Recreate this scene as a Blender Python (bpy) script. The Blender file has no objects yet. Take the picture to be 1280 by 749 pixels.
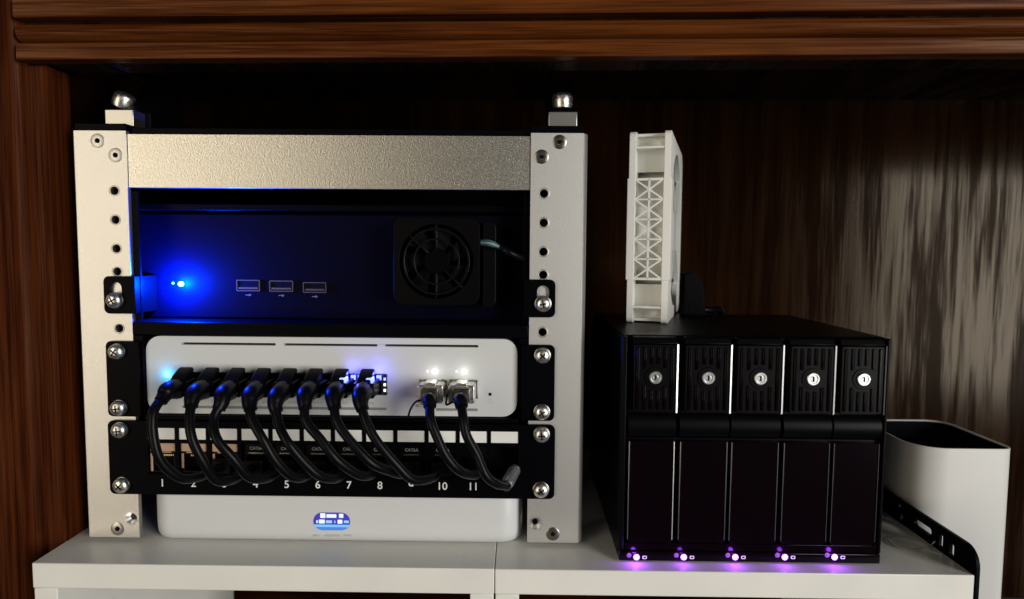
import bpy, bmesh, math, random
from mathutils import Vector, Matrix
from mathutils.geometry import tessellate_polygon
random.seed(7)
scene = bpy.context.scene
COL = scene.collection
MM = 0.001

# ------------------------------------------------------------------ camera
CAM = Vector((105.354, -361.870, 166.902))            # millimetres; shelf top is z=0, rack front is y=0
RIGHT = Vector((0.999899, 0.012091, 0.007498))
FWD = Vector((-0.01152, 0.99734, -0.071967))
UP = Vector((-0.008348, 0.071874, 0.997379))
FPX = 819.88
cd = bpy.data.cameras.new('camera')
cam = bpy.data.objects.new('camera', cd)
COL.objects.link(cam)
m3 = Matrix((RIGHT, UP, -FWD)).transposed()
cam.matrix_world = Matrix.Translation(CAM * MM) @ m3.to_4x4()
cd.sensor_width = 36.0
cd.lens = FPX / 1280 * 36.0
cd.clip_start = 0.01
cd.clip_end = 50
cd.dof.use_dof = True
cd.dof.focus_distance = 0.365
cd.dof.aperture_fstop = 8.5
scene.camera = cam

# ------------------------------------------------------------------ world and lamps
world = bpy.data.worlds.new('World')
scene.world = world
world.use_nodes = True
bg = world.node_tree.nodes['Background']
bg.inputs['Color'].default_value = (0.95, 0.97, 1.0, 1)
bg.inputs['Strength'].default_value = 0.03

def area_light(name, loc, target, sx, sy, power, color):
    ld = bpy.data.lights.new(name, 'AREA')
    ld.shape = 'RECTANGLE'
    ld.size, ld.size_y, ld.energy, ld.color = sx, sy, power, color
    o = bpy.data.objects.new(name, ld)
    COL.objects.link(o)
    o.location = loc
    d = Vector(target) - Vector(loc)
    o.rotation_euler = d.to_track_quat('-Z', 'Y').to_euler()
    return o

# the room's window, behind the camera to the right, and an added warm fill for bounce from the room's left
area_light('window_light', (1.78, -1.75, 0.30), (0.25, 0.0, 0.1), 0.85, 1.35, 47, (1.0, 0.985, 0.95))
area_light('room_light', (-1.45, -1.9, 0.28), (0.0, 0.0, 0.1), 1.1, 1.9, 18, (1.0, 0.87, 0.68))

vs = scene.view_settings
vs.view_transform = 'Standard'
vs.look = 'None'
vs.exposure = 0.0
vs.gamma = 1.0
scene.render.resolution_x, scene.render.resolution_y = 1024, 599

# ------------------------------------------------------------------ helpers
def px(x, y, Y):
    """photo pixel -> (X, Z) in mm on the upright plane at depth Y"""
    d = RIGHT * ((x - 640) / FPX) + FWD - UP * ((y - 374.5) / FPX)
    k = (Y - CAM.y) / d.y
    q = CAM + d * k
    return q.x, q.z
def p3(x, y, Y):
    a, b = px(x, y, Y)
    return Vector((a, Y, b))

ORG = {}
class MB:
    def __init__(s):
        s.v, s.f = [], []
    def add(s, vs_, fs_):
        n = len(s.v)
        s.v += [Vector(q) for q in vs_]
        s.f += [tuple(i + n for i in f) for f in fs_]
        return s
    def box(s, x0, x1, y0, y1, z0, z1, M=None):
        v = [Vector((x, y, z)) for z in (z0, z1) for y in (y0, y1) for x in (x0, x1)]
        if M: v = [M @ q for q in v]
        return s.add(v, [(0, 2, 3, 1), (4, 5, 7, 6), (0, 1, 5, 4), (2, 6, 7, 3), (0, 4, 6, 2), (1, 3, 7, 5)])
    def prism(s, loops, a0, a1, axis='Y', M=None):
        """loops: outer outline then holes, 2-D; extruded from a0 to a1 along axis"""
        def mk(u, v, a):
            q = Vector((u, a, v)) if axis == 'Y' else Vector((u, v, a)) if axis == 'Z' else Vector((a, u, v))
            return M @ q if M else q
        flat = [q for l in loops for q in l]
        n = len(flat)
        v = [mk(u, w, a0) for u, w in flat] + [mk(u, w, a1) for u, w in flat]
        if len(loops) == 1:
            f = [tuple(range(n)), tuple(range(2 * n - 1, n - 1, -1))]
        else:
            t = tessellate_polygon([[Vector((u, w, 0)) for u, w in l] for l in loops])
            f = [tuple(q) for q in t] + [tuple(i + n for i in reversed(q)) for q in t]
        k = 0
        for l in loops:
            m = len(l)
            for i in range(m):
                j = (i + 1) % m
                f.append((k + i, k + i + n, k + j + n, k + j))
            k += m
        return s.add(v, f)
    def lathe(s, prof, c, axis, seg=24):
        """prof: (radius, distance along axis) ; closed at both ends"""
        ax = Vector(axis).normalized()
        u = ax.orthogonal().normalized()
        w = ax.cross(u)
        c = Vector(c)
        v, f = [], []
        for r, h in prof:
            for i in range(seg):
                a = 2 * math.pi * i / seg
                v.append(c + ax * h + (u * math.cos(a) + w * math.sin(a)) * max(r, 1e-4))
        for k in range(len(prof) - 1):
            for i in range(seg):
                j = (i + 1) % seg
                f.append((k * seg + i, k * seg + j, (k + 1) * seg + j, (k + 1) * seg + i))
        f.append(tuple(range(seg - 1, -1, -1)))
        f.append(tuple(range((len(prof) - 1) * seg, len(prof) * seg)))
        return s.add(v, f)
    def tube(s, pts, rad, seg=14):
        """pts: polyline, rad: number or function of 0..1"""
        pts = [Vector(q) for q in pts]
        n = len(pts)
        t0 = (pts[1] - pts[0]).normalized()
        u = t0.orthogonal().normalized()
        v, f = [], []
        for k, q in enumerate(pts):
            t = (pts[min(k + 1, n - 1)] - pts[max(k - 1, 0)]).normalized()
            u = (u - t * u.dot(t)).normalized()
            w = t.cross(u)
            r = rad(k / (n - 1)) if callable(rad) else rad
            for i in range(seg):
                a = 2 * math.pi * i / seg
                v.append(q + (u * math.cos(a) + w * math.sin(a)) * r)
        for k in range(n - 1):
            for i in range(seg):
                j = (i + 1) % seg
                f.append((k * seg + i, k * seg + j, (k + 1) * seg + j, (k + 1) * seg + i))
        f.append(tuple(range(seg - 1, -1, -1)))
        f.append(tuple(range((n - 1) * seg, n * seg)))
        return s.add(v, f)
    def bar(s, a, b, w, d):
        """square bar from a to b, w wide in the plane across Y, d deep in Y"""
        a, b = Vector(a), Vector(b)
        t = (b - a).normalized()
        y = Vector((0, 1, 0))
        n = t.cross(y).normalized()
        v = []
        for q in (a, b):
            for sn, sy in ((-1, -1), (1, -1), (1, 1), (-1, 1)):
                v.append(q + n * (w / 2 * sn) + y * (d / 2 * sy))
        return s.add(v, [(0, 1, 2, 3), (7, 6, 5, 4), (0, 4, 5, 1), (1, 5, 6, 2), (2, 6, 7, 3), (3, 7, 4, 0)])
    def build(s, name, mat, parent=None, bevel=0.0, seg=2, smooth=True, angle=35):
        org = ORG.get(parent.name, Vector((0, 0, 0))) if parent else Vector((0, 0, 0))
        me = bpy.data.meshes.new(name)
        me.from_pydata([(q - org) * MM for q in s.v], [], s.f)
        bm = bmesh.new()
        bm.from_mesh(me)
        bmesh.ops.recalc_face_normals(bm, faces=bm.faces)
        bm.to_mesh(me)
        bm.free()
        me.materials.append(mat)
        if smooth:
            me.shade_smooth()
            me.set_sharp_from_angle(angle=math.radians(angle))
        o = bpy.data.objects.new(name, me)
        COL.objects.link(o)
        if parent:
            o.parent = parent
            ORG[o.name] = org
        if bevel:
            b = o.modifiers.new('bevel', 'BEVEL')
            b.width = bevel * MM
            b.segments = seg
            b.limit_method = 'ANGLE'
            b.angle_limit = math.radians(40)
        return o

def thing(name, label, cat, loc, group=None, rotz=0.0):
    o = bpy.data.objects.new(name, None)
    o.empty_display_size = 0.01
    COL.objects.link(o)
    o.location = Vector(loc) * MM
    o.rotation_euler = (0, 0, rotz)
    ORG[o.name] = Vector(loc)
    return tag(o, label, cat, group)
def tag(o, label, cat, group=None):
    o['label'] = label
    o['category'] = cat
    if group: o['group'] = group
    return o

def circle(cx, cz, r, n=20):
    return [(cx + r * math.cos(2 * math.pi * i / n), cz + r * math.sin(2 * math.pi * i / n)) for i in range(n)]
def rrect(x0, x1, z0, z1, r, n=6):
    rs = r if isinstance(r, (tuple, list)) else (r, r, r, r)     # corners: x1z1, x0z1, x0z0, x1z0
    out = []
    for (cx, cz, a0), q in zip(((x1, z1, 0), (x0, z1, 90), (x0, z0, 180), (x1, z0, 270)), rs):
        if q <= 0:
            out.append((cx, cz)); continue
        ox = cx - q if cx == x1 else cx + q
        oz = cz - q if cz == z1 else cz + q
        for i in range(n + 1):
            a = math.radians(a0 + 90 * i / n)
            out.append((ox + q * math.cos(a), oz + q * math.sin(a)))
    return out
def slot(cx, z0, z1, r, n=8):
    return rrect(cx - r, cx + r, z0, z1, min(r, (z1 - z0) / 2 - 1e-3, ) , n)
def catmull(pts, step=8):
    pts = [Vector(q) for q in pts]
    P = [pts[0] * 2 - pts[1]] + pts + [pts[-1] * 2 - pts[-2]]
    out = []
    for i in range(1, len(P) - 2):
        a, b, c, d = P[i - 1:i + 3]
        for k in range(step):
            t = k / step
            out.append(0.5 * (2 * b + (c - a) * t + (2 * a - 5 * b + 4 * c - d) * t * t + (3 * b - a - 3 * c + d) * t ** 3))
    out.append(pts[-1])
    return out

# ------------------------------------------------------------------ materials
def nt(m):
    return m.node_tree.nodes, m.node_tree.links
def mat(name, col, rough=0.5, metal=0.0, spec=0.5, coat=0.0, bump=None, mottle=None, emit=None, rvar=0.0, trans=0.0, ior=1.45):
    """bump: (noise scale per metre, strength, distance mm); mottle: (scale, amount)"""
    m = bpy.data.materials.new(name)
    m.use_nodes = True
    N, L = nt(m)
    b = N['Principled BSDF']
    b.inputs['Base Color'].default_value = (*col, 1)
    b.inputs['Roughness'].default_value = rough
    b.inputs['Metallic'].default_value = metal
    b.inputs['Specular IOR Level'].default_value = spec
    b.inputs['Coat Weight'].default_value = coat
    b.inputs['Coat Roughness'].default_value = 0.08
    b.inputs['Transmission Weight'].default_value = trans
    b.inputs['IOR'].default_value = ior
    tc = N.new('ShaderNodeTexCoord')
    if mottle:
        n = N.new('ShaderNodeTexNoise')
        n.inputs['Scale'].default_value = mottle[0]
        n.inputs['Detail'].default_value = 6
        L.new(tc.outputs['Object'], n.inputs['Vector'])
        mx = N.new('ShaderNodeMix'); mx.data_type = 'RGBA'
        a = mottle[1]
        mx.inputs[6].default_value = (*[c * (1 - a) for c in col], 1)
        mx.inputs[7].default_value = (*[min(1, c * (1 + a)) for c in col], 1)
        L.new(n.outputs['Fac'], mx.inputs[0])
        L.new(mx.outputs[2], b.inputs['Base Color'])
        if rvar:
            mr = N.new('ShaderNodeMapRange')
            mr.inputs['To Min'].default_value = max(0.02, rough - rvar)
            mr.inputs['To Max'].default_value = rough + rvar
            mr.inputs['From Min'].default_value = 0.3
            mr.inputs['From Max'].default_value = 0.7
            L.new(n.outputs['Fac'], mr.inputs['Value'])
            L.new(mr.outputs['Result'], b.inputs['Roughness'])
    if bump:
        n = N.new('ShaderNodeTexNoise')
        n.inputs['Scale'].default_value = bump[0]
        n.inputs['Detail'].default_value = 3
        L.new(tc.outputs['Object'], n.inputs['Vector'])
        bp = N.new('ShaderNodeBump')
        bp.inputs['Strength'].default_value = bump[1]
        bp.inputs['Distance'].default_value = bump[2] * MM
        L.new(n.outputs['Fac'], bp.inputs['Height'])
        L.new(bp.outputs['Normal'], b.inputs['Normal'])
    if emit:
        b.inputs['Emission Color'].default_value = (*emit[0], 1)
        b.inputs['Emission Strength'].default_value = emit[1]
    return m

def wood(name, dark, light, axis, rough, scale=1.0, figure=0.5, bump=0.35, spec=0.5, rspread=0.3, pore=0.6, ramp=(0.46, 0.80), med=160, fine=650):
    """stained varnished oak: long fibres along axis, open pores, broad figure"""
    m = bpy.data.materials.new(name)
    m.use_nodes = True
    N, L = nt(m)
    b = N['Principled BSDF']
    b.inputs['Specular IOR Level'].default_value = spec
    b.inputs['Specular Tint'].default_value = (1.0, 0.86, 0.66, 1)
    tc = N.new('ShaderNodeTexCoord')
    def mapping(along, across):
        mp = N.new('ShaderNodeMapping')
        sc = [across * scale] * 3
        sc['XYZ'.index(axis)] = along * scale
        mp.inputs['Scale'].default_value = sc
        L.new(tc.outputs['Object'], mp.inputs['Vector'])
        return mp
    # broad cathedral figure
    mp1 = mapping(2.2, 11)
    n1 = N.new('ShaderNodeTexNoise'); n1.inputs['Scale'].default_value = 1.0; n1.inputs['Detail'].default_value = 2.0
    n1.inputs['Distortion'].default_value = 0.4
    L.new(mp1.outputs['Vector'], n1.inputs['Vector'])
    ml = N.new('ShaderNodeMath'); ml.operation = 'MULTIPLY'; ml.inputs[1].default_value = 26.0
    L.new(n1.outputs['Fac'], ml.inputs[0])
    sn = N.new('ShaderNodeMath'); sn.operation = 'SINE'
    L.new(ml.outputs[0], sn.inputs[0])
    # fine fibres
    mp2 = mapping(24, fine)
    n2 = N.new('ShaderNodeTexNoise'); n2.inputs['Scale'].default_value = 1.0; n2.inputs['Detail'].default_value = 5.0
    L.new(mp2.outputs['Vector'], n2.inputs['Vector'])
    mp3 = mapping(8, med)
    n3 = N.new('ShaderNodeTexNoise'); n3.inputs['Scale'].default_value = 1.0; n3.inputs['Detail'].default_value = 4.0
    L.new(mp3.outputs['Vector'], n3.inputs['Vector'])
    a1 = N.new('ShaderNodeMath'); a1.operation = 'MULTIPLY_ADD'; a1.inputs[1].default_value = 0.22 * figure; a1.inputs[2].default_value = 0.0
    L.new(sn.outputs[0], a1.inputs[0])
    a2 = N.new('ShaderNodeMath'); a2.operation = 'MULTIPLY_ADD'; a2.inputs[1].default_value = 0.55
    L.new(n2.outputs['Fac'], a2.inputs[0]); L.new(a1.outputs[0], a2.inputs[2])
    a3 = N.new('ShaderNodeMath'); a3.operation = 'MULTIPLY_ADD'; a3.inputs[1].default_value = 0.75
    L.new(n3.outputs['Fac'], a3.inputs[0]); L.new(a2.outputs[0], a3.inputs[2])
    cr = N.new('ShaderNodeValToRGB')
    cr.color_ramp.elements[0].position = ramp[0]; cr.color_ramp.elements[0].color = (*dark, 1)
    cr.color_ramp.elements[1].position = ramp[1]; cr.color_ramp.elements[1].color = (*light, 1)
    L.new(a3.outputs[0], cr.inputs['Fac'])
    L.new(cr.outputs['Color'], b.inputs['Base Color'])
    mr = N.new('ShaderNodeMapRange')
    mr.inputs['From Min'].default_value = 0.4; mr.inputs['From Max'].default_value = 0.85
    mr.inputs['To Min'].default_value = min(1, rough + rspread); mr.inputs['To Max'].default_value = rough
    L.new(a3.outputs[0], mr.inputs['Value'])
    L.new(mr.outputs['Result'], b.inputs['Roughness'])
    ms = N.new('ShaderNodeMapRange')                       # open pores hold no varnish
    ms.inputs['From Min'].default_value = 0.55; ms.inputs['From Max'].default_value = 0.72
    ms.inputs['To Min'].default_value = spec * (1 - pore); ms.inputs['To Max'].default_value = spec
    L.new(a3.outputs[0], ms.inputs['Value'])
    L.new(ms.outputs['Result'], b.inputs['Specular IOR Level'])
    bp = N.new('ShaderNodeBump')
    bp.inputs['Strength'].default_value = bump
    bp.inputs['Distance'].default_value = 0.5 * MM
    L.new(a3.outputs[0], bp.inputs['Height'])
    L.new(bp.outputs['Normal'], b.inputs['Normal'])
    return m

WOOD_V = wood('oak_stile', (0.026, 0.0050, 0.0014), (0.085, 0.0195, 0.0046), 'Z', 0.34, bump=0.10, figure=0.1, spec=0.06, med=330, fine=1300, ramp=(0.50, 0.84))
WOOD_H = wood('oak_rail', (0.040, 0.0092, 0.0018), (0.150, 0.042, 0.0078), 'X', 0.26, bump=0.10, figure=0.1, spec=0.12, med=330, fine=1300, ramp=(0.50, 0.84))
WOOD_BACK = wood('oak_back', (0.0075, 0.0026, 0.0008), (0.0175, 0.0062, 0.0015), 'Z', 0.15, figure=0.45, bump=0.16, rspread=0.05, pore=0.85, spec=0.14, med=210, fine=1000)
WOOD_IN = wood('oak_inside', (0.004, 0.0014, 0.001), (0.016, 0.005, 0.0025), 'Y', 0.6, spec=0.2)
WHITE_LAM = mat('white_laminate', (0.80, 0.79, 0.735), 0.34, mottle=(26, 0.08), rvar=0.08, bump=(700, 0.06, 0.1))
BAR_ALU = mat('grained_aluminium_bar', (0.60, 0.575, 0.515), 0.33, metal=1.0, bump=(1500, 0.8, 0.2), mottle=(1300, 0.25))
ALU = mat('blasted_aluminium', (0.74, 0.725, 0.69), 0.46, metal=1.0, bump=(1700, 0.6, 0.14), mottle=(1300, 0.16))
ALU_DARK = mat('machined_aluminium', (0.48, 0.465, 0.43), 0.36, metal=1.0)
STEEL = mat('polished_steel', (0.84, 0.82, 0.77), 0.34, metal=1.0, mottle=(600, 0.15), rvar=0.1)
GUARD = mat('dark_guard_wire', (0.030, 0.030, 0.034), 0.3, metal=1.0)
STEEL_DIM = mat('dim_steel', (0.10, 0.10, 0.12), 0.35, metal=1.0)  # darker steel for the sockets
STEEL_DK = mat('oiled_steel', (0.25, 0.24, 0.22), 0.3, metal=1.0)
BLACK_METAL = mat('black_powder_coat', (0.0013, 0.0013, 0.0022), 0.42, bump=(1600, 0.12, 0.1), spec=0.045)
BLACK_PANEL = mat('black_case_panel', (0.0010, 0.0010, 0.0058), 0.5, spec=0.05, bump=(1200, 0.12, 0.1))
BLACK_PLASTIC = mat('black_plastic', (0.002, 0.0018, 0.002), 0.36, spec=0.11)
BLACK_GLOSS = mat('black_gloss_plastic', (0.0030, 0.0010, 0.0022), 0.14, spec=0.2)  # plum tint puts the purple lights' cast into the base colour
BLACK_RUBBER = mat('black_cable_jacket', (0.0025, 0.0025, 0.0035), 0.36, spec=0.17)
BLACK_HOLE = mat('unlit_black', (0.003, 0.003, 0.004), 0.8, spec=0.1)
WHITE_PL = mat('white_device_plastic', (0.62, 0.63, 0.63), 0.42, mottle=(25, 0.025))
WHITE_FAN = mat('white_fan_plastic', (0.82, 0.815, 0.76), 0.42)
FAN_DARK = mat('dark_fan_rotor', (0.02, 0.02, 0.02), 0.5)
GREY_PRINT = mat('grey_print', (0.23, 0.235, 0.235), 0.5)
PALE_PRINT = mat('pale_grey_print', (0.50, 0.505, 0.50), 0.5)
SLOT_GREY = mat('vent_grey', (0.05, 0.05, 0.055), 0.6)
WHITE_PRINT = mat('white_print', (0.78, 0.78, 0.76), 0.5)
LABEL_WHITE = mat('white_label_strip', (0.86, 0.86, 0.82), 0.35, mottle=(200, 0.03))
TAN = mat('tan_keystone', (0.62, 0.40, 0.26), 0.45, mottle=(400, 0.12))
CLEAR = mat('clear_plug_plastic', (0.9, 0.92, 0.92), 0.08, trans=0.95, ior=1.5)
GOLD = mat('gold_contact', (0.8, 0.6, 0.25), 0.3, metal=1.0)
TEAL = mat('teal_wire', (0.025, 0.11, 0.12), 0.4)
PALE_WIRE = mat('pale_wire', (0.30, 0.31, 0.30), 0.4)
SHELL = mat('white_tower_shell', (0.64, 0.635, 0.61), 0.38, mottle=(20, 0.02))
YELLOW = mat('yellow_mark', (0.12, 0.09, 0.02), 0.5)
def glow(name, col, strength):
    return mat(name, (0.02, 0.02, 0.02), 0.4, emit=(col, strength))
LED_BLUE = glow('blue_led', (0.10, 0.45, 1.0), 14)
LED_CYAN = glow('cyan_led', (0.10, 0.75, 1.0), 5)
LED_PORT = glow('port_led_blue', (0.10, 0.13, 1.0), 6)
LED_WHITE = glow('white_led', (1.0, 1.0, 0.97), 1.8)
LED_PURPLE = glow('purple_led', (0.50, 0.16, 1.0), 6)
LED_PURPLE_DIM = glow('purple_led_dim', (0.42, 0.10, 0.9), 0.7)
SCR_NAVY = glow('screen_navy', (0.035, 0.03, 0.42), 1.0)
SCR_SKY = glow('screen_sky', (0.20, 0.55, 1.0), 1.0)
SCR_BLUE = glow('screen_blue', (0.05, 0.22, 0.75), 1.0)
SCR_WHITE = glow('screen_white', (0.80, 0.86, 1.0), 1.1)
SCR_PALE = glow('screen_pale', (0.35, 0.62, 1.0), 1.0)

def point_light(name, loc, power, color, radius, parent):
    ld = bpy.data.lights.new(name, 'POINT')
    ld.energy, ld.color, ld.shadow_soft_size = power, color, radius * MM
    o = bpy.data.objects.new(name, ld)
    COL.objects.link(o)
    o.parent = parent
    o.location = (Vector(loc) - ORG[parent.name]) * MM
    return o

def text_part(s, cx, cz, y, h, material, parent, name='number', depth=0.05):
    cu = bpy.data.curves.new(name, 'FONT')
    cu.body = s
    cu.align_x, cu.align_y = 'CENTER', 'CENTER'
    cu.size = h * 1.42 * MM
    cu.extrude = depth * MM
    cu.offset = 0.00006
    tmp = bpy.data.objects.new('tmp', cu)
    me = bpy.data.meshes.new_from_object(tmp)
    me.name = name
    bpy.data.objects.remove(tmp)
    me.materials.clear()
    me.materials.append(material)
    o = bpy.data.objects.new(name, me)
    COL.objects.link(o)
    o.parent = parent
    o.rotation_euler = (math.radians(90), 0, 0)
    o.location = (Vector((cx, y, cz)) - ORG[parent.name]) * MM
    return o

# ------------------------------------------------------------------ the wooden cabinet
YAW = math.radians(-1.85)
cabinet = thing('wooden_cabinet', 'dark red brown oak cabinet with moulded top rail around the devices', 'cabinet', (-153, -1, -140), rotz=YAW)
def CB(mb, name, m, parent=cabinet, **k):
    return mb.build(name, m, parent, **k)
# front stile: inner flat board and a proud outer moulding
stile = CB(MB().box(-180, -153, -1, 18, -140, 266.5), 'stile', WOOD_V, bevel=1.2)
CB(MB().prism([[(-260, -8), (-172, -8), (-168.5, -7.2), (-166.0, -5.2), (-164.2, -2.6), (-163.2, -0.5), (-163.2, 4), (-260, 4)]], -140, 450, 'Z'), 'moulding', WOOD_V, stile, bevel=0.8)
CB(MB().prism([[(-186, -9.6), (-176.5, -9.6), (-175, -8.8), (-174.6, -7.5), (-186, -7.5)]], -140, 450, 'Z'), 'moulding', WOOD_V, stile, bevel=0.6)
# top rail, three steps one above the other
rail = CB(MB().box(-163, 900, -1, 17, 266.6, 450), 'rail', WOOD_IN, bevel=0.6)  # dark oak puts shade on the underside; unseen top added to block window light
def rail_prof(pts, name, x0=-162.6):
    return CB(MB().prism([pts], x0, 900, 'X'), name, WOOD_H, rail, bevel=0.25)
rail_prof([(0, 267.0), (-8.8, 267.0), (-9.2, 267.4), (-9.2, 275.0), (-8.7, 275.6), (0, 275.6)], 'lower_fillet')
bead = [(0, 276.6), (-3.5, 276.6)] + [(-4.0 - 5.2 * math.cos(math.radians(a)), 281.6 + 4.6 * math.sin(math.radians(a))) for a in range(-80, 81, 16)] + [(-3.5, 286.6), (0, 286.6)]
rail_prof(bead, 'bead')
rail_prof([(0, 288.4), (-9.4, 288.4), (-10.0, 288.9), (-10.2, 289.6), (-10.2, 298.0), (-8.5, 299.8), (0, 299.8)], 'upper_fillet')
# inside of the cabinet
back_y = 235
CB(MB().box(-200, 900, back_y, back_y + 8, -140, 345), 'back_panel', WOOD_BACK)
CB(MB().box(-204, -192, 18.3, back_y - 0.3, -140, 345), 'side_panel', WOOD_IN, bevel=0.5)
CB(MB().box(900.5, 912, -1, back_y + 8, -140, 345), 'side_panel', WOOD_IN, bevel=0.5)
CB(MB().box(-191.7, 900, 17.3, back_y - 0.3, 300, 320), 'top_board', WOOD_IN, bevel=0.5)
CB(MB().box(-191.7, 900, -60, back_y - 0.3, -160, -140.3), 'floor_board', WOOD_H, bevel=0.5)

# ------------------------------------------------------------------ two white shelf units side by side
def riser(x0, x1, label):
    t = thing('shelf_unit', label, 'shelf', ((x0 + x1) / 2, 80, -140), 'white shelf units')
    MB().box(x0, x1, -27, 185, -13.8, 0).build('top_board', WHITE_LAM, t, bevel=0.5)
    MB().box(x0 + 0.3, x0 + 12.8, -26.6, 184, -140, -14.0).build('side_panel', WHITE_LAM, t, bevel=0.5)
    MB().box(x1 - 12.8, x1 - 0.3, -26.6, 184, -140, -14.0).build('side_panel', WHITE_LAM, t, bevel=0.5)
    return t
riser(-153.0, 93.2, 'white laminate shelf unit carrying the silver rack and pale gateway box')
riser(93.6, 344.8, 'white laminate shelf unit carrying the black drive enclosure')

# ------------------------------------------------------------------ rack
HX = 118.26
HOLE0 = 199.0
HZ = [HOLE0 - h for h in (0, 15.875, 31.75, 44.45, 60.325, 76.2, 88.9, 104.775, 120.65, 133.35, 149.225, 165.1)]
Z0, Z1 = 2.5, 231.6
rack = thing('mini_rack', 'silver aluminium desktop rack frame with hole-punched posts and top bar', 'rack', (0, 60, 0))
for s in (-1, 1):
    xo, xi = s * 139.6, s * 110.8
    lo, hi = min(xo, xi), max(xo, xi)
    bz = (14.2, 13.6)[s > 0]
    holes = [circle(s * HX, z, 2.35) for z in HZ] + [circle(s * 115.3, 13.6, 3.4)]
    post = MB().prism([[(lo, Z0), (hi, Z0), (hi, Z1), (lo, Z1)]] + holes, 0, 3.0).build('post', ALU, rack, bevel=0.25, seg=1)
    # side flange with a rounded outer edge
    e = 3.0 * s
    prof = [(xo, 0.6), (xo + s * 1.7, 2.0), (xo + s * 2.4, 4.5), (xo + s * 2.4, 24), (xo - s * 0.8, 24), (xo - s * 0.8, 3.1), (xo, 3.1)]
    MB().prism([prof], Z0, Z1, 'Z').build('flange', ALU, post, bevel=0.2, seg=1)
    # bright bevels round the holes
    for z in HZ:
        MB().lathe([(2.36, 1.4), (2.40, 0.4), (2.95, -0.12), (3.05, -0.05), (3.05, 0.05)], (s * HX, 0, z), (0, 1, 0), 20)
        ring = MB()
        n = 24
        prof_r = [(3.05, -0.02), (2.7, -0.10), (2.15, 0.9), (2.15, 2.9)]
        for r, h in prof_r:
            for i in range(n):
                a = 2 * math.pi * i / n
                ring.v.append(Vector((s * HX + r * math.cos(a), h, z + r * math.sin(a))))
        for k in range(len(prof_r) - 1):
            for i in range(n):
                j = (i + 1) % n
                ring.f.append((k * n + i, k * n + j, (k + 1) * n + j, (k + 1) * n + i))
        ring.build('hole_bevel', ALU_DARK, post)
    # countersunk open hole near the foot
    ring = MB(); n = 28
    prof_r = [(4.0, -0.06), (3.7, -0.08), (1.75, 2.6), (1.75, 3.2)]
    for r, h in prof_r:
        for i in range(n):
            a = 2 * math.pi * i / n
            ring.v.append(Vector((s * 115.3 + r * math.cos(a), h, 13.6 + r * math.sin(a))))
    for k in range(len(prof_r) - 1):
        for i in range(n):
            j = (i + 1) % n
            ring.f.append((k * n + i, k * n + j, (k + 1) * n + j, (k + 1) * n + i))
    ring.build('hole_bevel', STEEL, post)
    # flat socket screws
    top = [px(*q, 0) for q in (((122, 176), (144.5, 194)) if s < 0 else ((699.5, 177.5), (677, 196)))]
    bot = [px(*q, 0) for q in (((147, 661),) if s < 0 else ((691, 667.5),))]
    for (cx, cz), m_, r in [(q, (ALU if s < 0 else STEEL_DK), 3.9) for q in top] + [(bot[0], STEEL_DK if s > 0 else ALU_DARK, 3.9)]:
        sc = MB().lathe([(r, 0.6), (r, -0.08), (r - 0.35, -0.28), (1.5, -0.28), (1.3, 0.5), (0.05, 0.7)], (cx, 0, cz), (0, 1, 0), 28)
        sc.build('screw', m_, post)
        MB().lathe([(1.45, 0.0), (1.4, -0.31), (0.02, -0.31)], (cx, 0, cz), (0, 1, 0), 6).build('screw_socket', BLACK_HOLE, post)
    # rear post, blackened like the rear crossbar to stay in shade
    MB().box(lo, hi, 170, 173, Z0, Z1).build('rear_post', BLACK_METAL, rack, bevel=0.25, seg=1)
    MB().box(min(xo, xo - e), max(xo, xo - e), 145, 169.7, Z0, Z1).build('rear_flange', BLACK_METAL, rack, bevel=0.25, seg=1)
    # black top plate end, and carrying handle
    MB().box(lo + 0.3, hi - 0.3, 0.6, 172, Z1 + 0.1, Z1 + 4.0).build('side_rail', BLACK_METAL, rack, bevel=0.3)
    hb = px(*((148.7, 146) if s < 0 else (703.7, 146.5)), 10)
    h = MB().box(hb[0] - 8.1, hb[0] + 8.1, 10, 22, Z1 + 4.05, 245.2).build('handle_foot', ALU_DARK, rack, bevel=0.5)
    bx = hb[0] + (3.0 if s < 0 else 0)
    MB().prism([[(22.2, Z1 + 4.1), (60, Z1 + 4.1), (60, 272), (48, 272), (22.2, 246)]], bx - 8, bx + 8, 'X').build('handle_arm', BLACK_METAL, h, bevel=0.8)
    kx, kz = px(*((156, 124) if s < 0 else (703, 124)), 29)
    MB().lathe([(5.4, -5.5), (6.0, -3.6), (6.1, 0.6), (5.7, 2.0), (4.4, 3.1), (2.2, 3.6), (0.1, 3.7)], (kx, 29, kz), (0.42, 0, 0.9) if s < 0 else (0, 0, 1), 28).build('knob', STEEL, h)
    MB().lathe([(5.5, 0), (6, -0.6), (6, -2.2), (5, -2.45)], (s * 126, 12, Z0 + 0.02), (0, 0, 1), 20).build('foot', BLACK_RUBBER, rack)
MB().box(-110.6, 110.6, 0.9, 4.2, 200.9, 230.0).build('crossbar', BAR_ALU, rack, bevel=0.12, seg=1)
MB().box(-110.6, 110.6, 169, 172, 200.9, 230.0).build('rear_crossbar', BLACK_METAL, rack, bevel=0.3, seg=1)  # black in place of silver, shade put into the colour
MB().box(-108.5, 110.0, 2.0, 170, 230.3, 233.6).build('top_plate', BLACK_METAL, rack, bevel=0.3)
MB().box(-136, 136, 24.5, 168, 3.2, 5.0).build('bottom_brace', BLACK_METAL, rack, bevel=0.2) if False else None

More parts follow.
